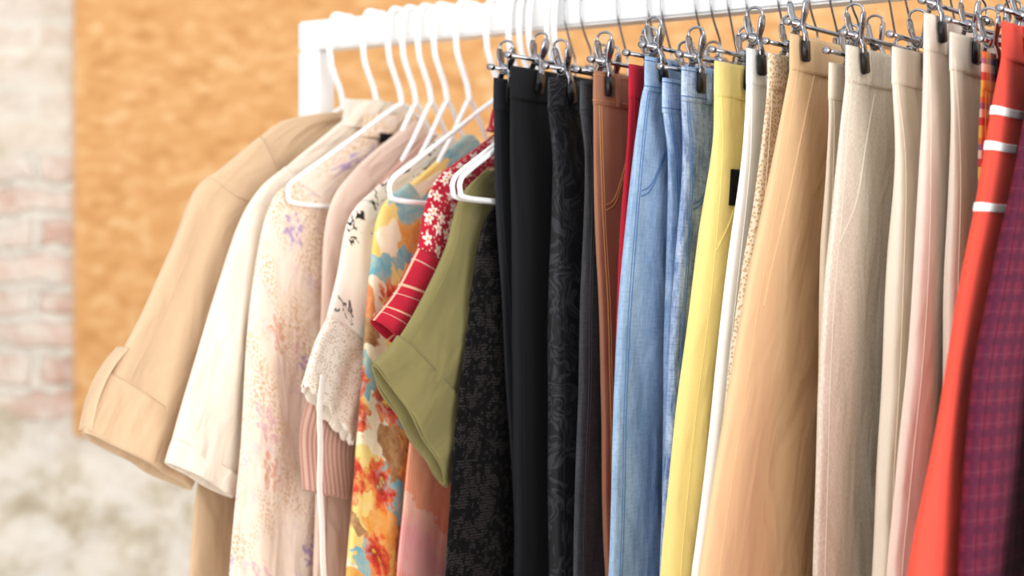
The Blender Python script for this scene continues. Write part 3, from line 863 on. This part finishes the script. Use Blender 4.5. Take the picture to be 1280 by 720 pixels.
    if style == 'track':
        for y in (131, 174, 253):
            x = 1236-(y-120)*.17
            s0 = lo.s_at_z(unproj(x, y, t)[1]); s1 = s0+(unproj(x, y, t)[1]-unproj(x, y+12, t)[1])/lo.len
            th.part('stripe', lo.patch(-.1, lo.a_of(.45), s0, s1, .001, 26, 6), M['white'], label='white cross stripe')
    clip_hanger(t, zt+.011, 'chrome clip hanger holding the '+short, uf, ub)

# ------------------------------------------------------------------ room
def wall_mat():
    m = bpy.data.materials.new('old_plastered_brick')
    m.use_nodes = True
    nt = m.node_tree
    b = nt.nodes['Principled BSDF']
    oc = nd(nt, 'ShaderNodeTexCoord').outputs['Object']
    x, y, z = sepv(nt, oc)
    v = nd(nt, 'ShaderNodeCombineXYZ', {0: x, 1: z, 2: 0.0}).outputs[0]
    vw = warp(nt, v, 12, .06)
    br = nd(nt, 'ShaderNodeTexBrick', {'Vector': vw, 'Color1': lin('C6937F'), 'Color2': lin('E2C8B8'), 'Mortar': lin('E4DBCC'), 'Scale': 1.0, 'Mortar Size': .012, 'Mortar Smooth': .7, 'Brick Width': .21, 'Row Height': .066})
    wash = mrange(nt, nz(nt, v, 13, 6, .75).outputs[0], .38, .60)
    bc = mixc(nt, mt(nt, 'MULTIPLY', wash, .85), br.outputs[0], lin('EAE2D5'))
    pl = ramp(nt, nz(nt, v, 7, 6, .7, .6).outputs[0], [(.3, 'B09F84'), (.42, 'D2C6B0'), (.5, 'E8DFD1'), (.7, 'F1ECE3')])
    pl2 = mixc(nt, mt(nt, 'MULTIPLY', mt(nt, 'GREATER_THAN', z, 1.45), mt(nt, 'MULTIPLY', nz(nt, v, 5, 4).outputs[0], .5)), pl, lin('D8D2BC'))
    # faint bricks still show through the whitewash higher up
    pl2 = mixc(nt, mt(nt, 'MULTIPLY', mt(nt, 'GREATER_THAN', z, 1.4), .32), pl2, br.outputs[0])
    zz = mt(nt, 'MULTIPLY_ADD', mt(nt, 'SUBTRACT', nz(nt, v, 6, 5, .6).outputs[0], .5), .5, z)
    up = mrange(nt, zz, 1.48, 1.56)
    dn = mrange(nt, zz, 1.07, .99)
    f = mt(nt, 'MAXIMUM', up, dn)
    col = mixc(nt, f, bc, pl2)
    nt.links.new(col, b.inputs['Base Color'])
    b.inputs['Roughness'].default_value = .9
    hgt = mt(nt, 'ADD', mt(nt, 'MULTIPLY', nz(nt, v, 9, 6, .6, .5).outputs[0], 1.6), mt(nt, 'MULTIPLY', mt(nt, 'MULTIPLY', br.outputs[1], mt(nt, 'SUBTRACT', 1.0, f)), -.3))
    bp = nd(nt, 'ShaderNodeBump', {'Strength': .9, 'Distance': .04, 'Height': hgt})
    nt.links.new(bp.outputs[0], b.inputs['Normal'])
    return m
def osb_mat():
    m = bpy.data.materials.new('oriented_strand_board')
    m.use_nodes = True
    nt = m.node_tree
    b = nt.nodes['Principled BSDF']
    oc = nd(nt, 'ShaderNodeTexCoord').outputs['Object']
    x, y, z = sepv(nt, oc)
    v = nd(nt, 'ShaderNodeCombineXYZ', {0: x, 1: z, 2: 0.0}).outputs[0]
    cols = []
    for ang, sc, off in ((.2, 62, 0), (1.2, 56, 3.3), (2.3, 66, 7.1)):
        mp = nd(nt, 'ShaderNodeMapping', {'Vector': v, 'Location': (off, off, 0), 'Rotation': (0, 0, ang), 'Scale': (.55, 1, 1)}).outputs[0]
        vo = nd(nt, 'ShaderNodeTexVoronoi', {'Vector': mp, 'Scale': sc}, voronoi_dimensions='2D')
        cols.append(nd(nt, 'ShaderNodeSeparateColor', {0: vo.outputs['Color']}).outputs[0])
    f = mt(nt, 'MULTIPLY', mt(nt, 'ADD', mt(nt, 'ADD', cols[0], cols[1]), cols[2]), .333)
    f = mt(nt, 'MULTIPLY_ADD', mt(nt, 'SUBTRACT', nz(nt, v, 6, 2).outputs[0], .5), .12, f)
    col = ramp(nt, f, [(.1, 'C0884C'), (.35, 'CE965A'), (.6, 'D59F63'), (.9, 'E2B884')])
    nt.links.new(col, b.inputs['Base Color'])
    b.inputs['Roughness'].default_value = .75
    bp = nd(nt, 'ShaderNodeBump', {'Strength': .15, 'Distance': .002, 'Height': f})
    nt.links.new(bp.outputs[0], b.inputs['Normal'])
    return m
WY = 3.8
bm = bmesh.new(); box(bm, (0, WY+.1, 1.5), (7, .2, 3.0)); o = mesh_obj('wall_back', bm, wall_mat(), False); o['kind'] = 'structure'
bm = bmesh.new(); box(bm, (0, 1.4, -.05), (7, 5.0, .1)); o = mesh_obj('floor', bm, plain('pale_concrete', 'DCD8D2', .8, 0, .08), False); o['kind'] = 'structure'
bx0 = (92-640)/F*(WY-.02)
zb = CAMZ-(545-360)/F*(WY-.02)
bm = bmesh.new(); box(bm, ((bx0+2.4)/2, WY-.01, (zb+2.9)/2), (2.4-bx0, .02, 2.9-zb), .002)
o = mesh_obj('strand_board', bm, osb_mat(), False)
o['label'] = 'orange oriented strand board panel fixed on the old wall behind the rack'
o['category'] = 'board'

# ------------------------------------------------------------------ light and camera
w = bpy.data.worlds.new('world'); SC.world = w; w.use_nodes = True
nt = w.node_tree
bg = nt.nodes['Background']
g = nd(nt, 'ShaderNodeTexCoord').outputs['Generated']
_, _, gz = sepv(nt, g)
nb = nz(nt, g, 3.5, 2).outputs[0]
gr = ramp(nt, mt(nt, 'MULTIPLY_ADD', gz, .5, .5), [(0, (.86, .86, .86, 1)), (.47, (.94, .94, .945, 1)), (.53, (.97, .975, .98, 1)), (1, (.99, .995, 1, 1))])
nt.links.new(mixc(nt, ramp(nt, nb, [(.37, (0, 0, 0, 1)), (.42, (1, 1, 1, 1))]), (.22, .22, .22, 1), gr), bg.inputs[0])
bg.inputs[1].default_value = 1.38
def area(name, loc, target, size, energy, col=(1, 1, 1)):
    d = bpy.data.lights.new(name, 'AREA'); d.size = size; d.energy = energy; d.color = col
    o = bpy.data.objects.new(name, d); C.objects.link(o)
    o.location = loc
    o.rotation_euler = (Vector(target)-Vector(loc)).to_track_quat('-Z', 'Y').to_euler()
area('window_light', (-2.0, -1.0, 2.3), (.1, 2.3, 1.1), 2.4, 34, (1, 1, 1))
area('fill_light', (2.2, -.9, 1.6), (.4, 2.0, 1.0), 2.8, 100, (1, 1, 1))  # added fill lamp, brightens the right-facing sides of the garments
cam = bpy.data.cameras.new('camera')
co = bpy.data.objects.new('camera', cam); C.objects.link(co)
co.location = (0, 0, CAMZ); co.rotation_euler = (PI/2, 0, 0)
cam.sensor_width = 36; cam.lens = F/1280*36
cam.dof.use_dof = True; cam.dof.focus_distance = 1.92; cam.dof.aperture_fstop = 3.2
cam.clip_start = .05
SC.camera = co
SC.view_settings.view_transform = 'Standard'
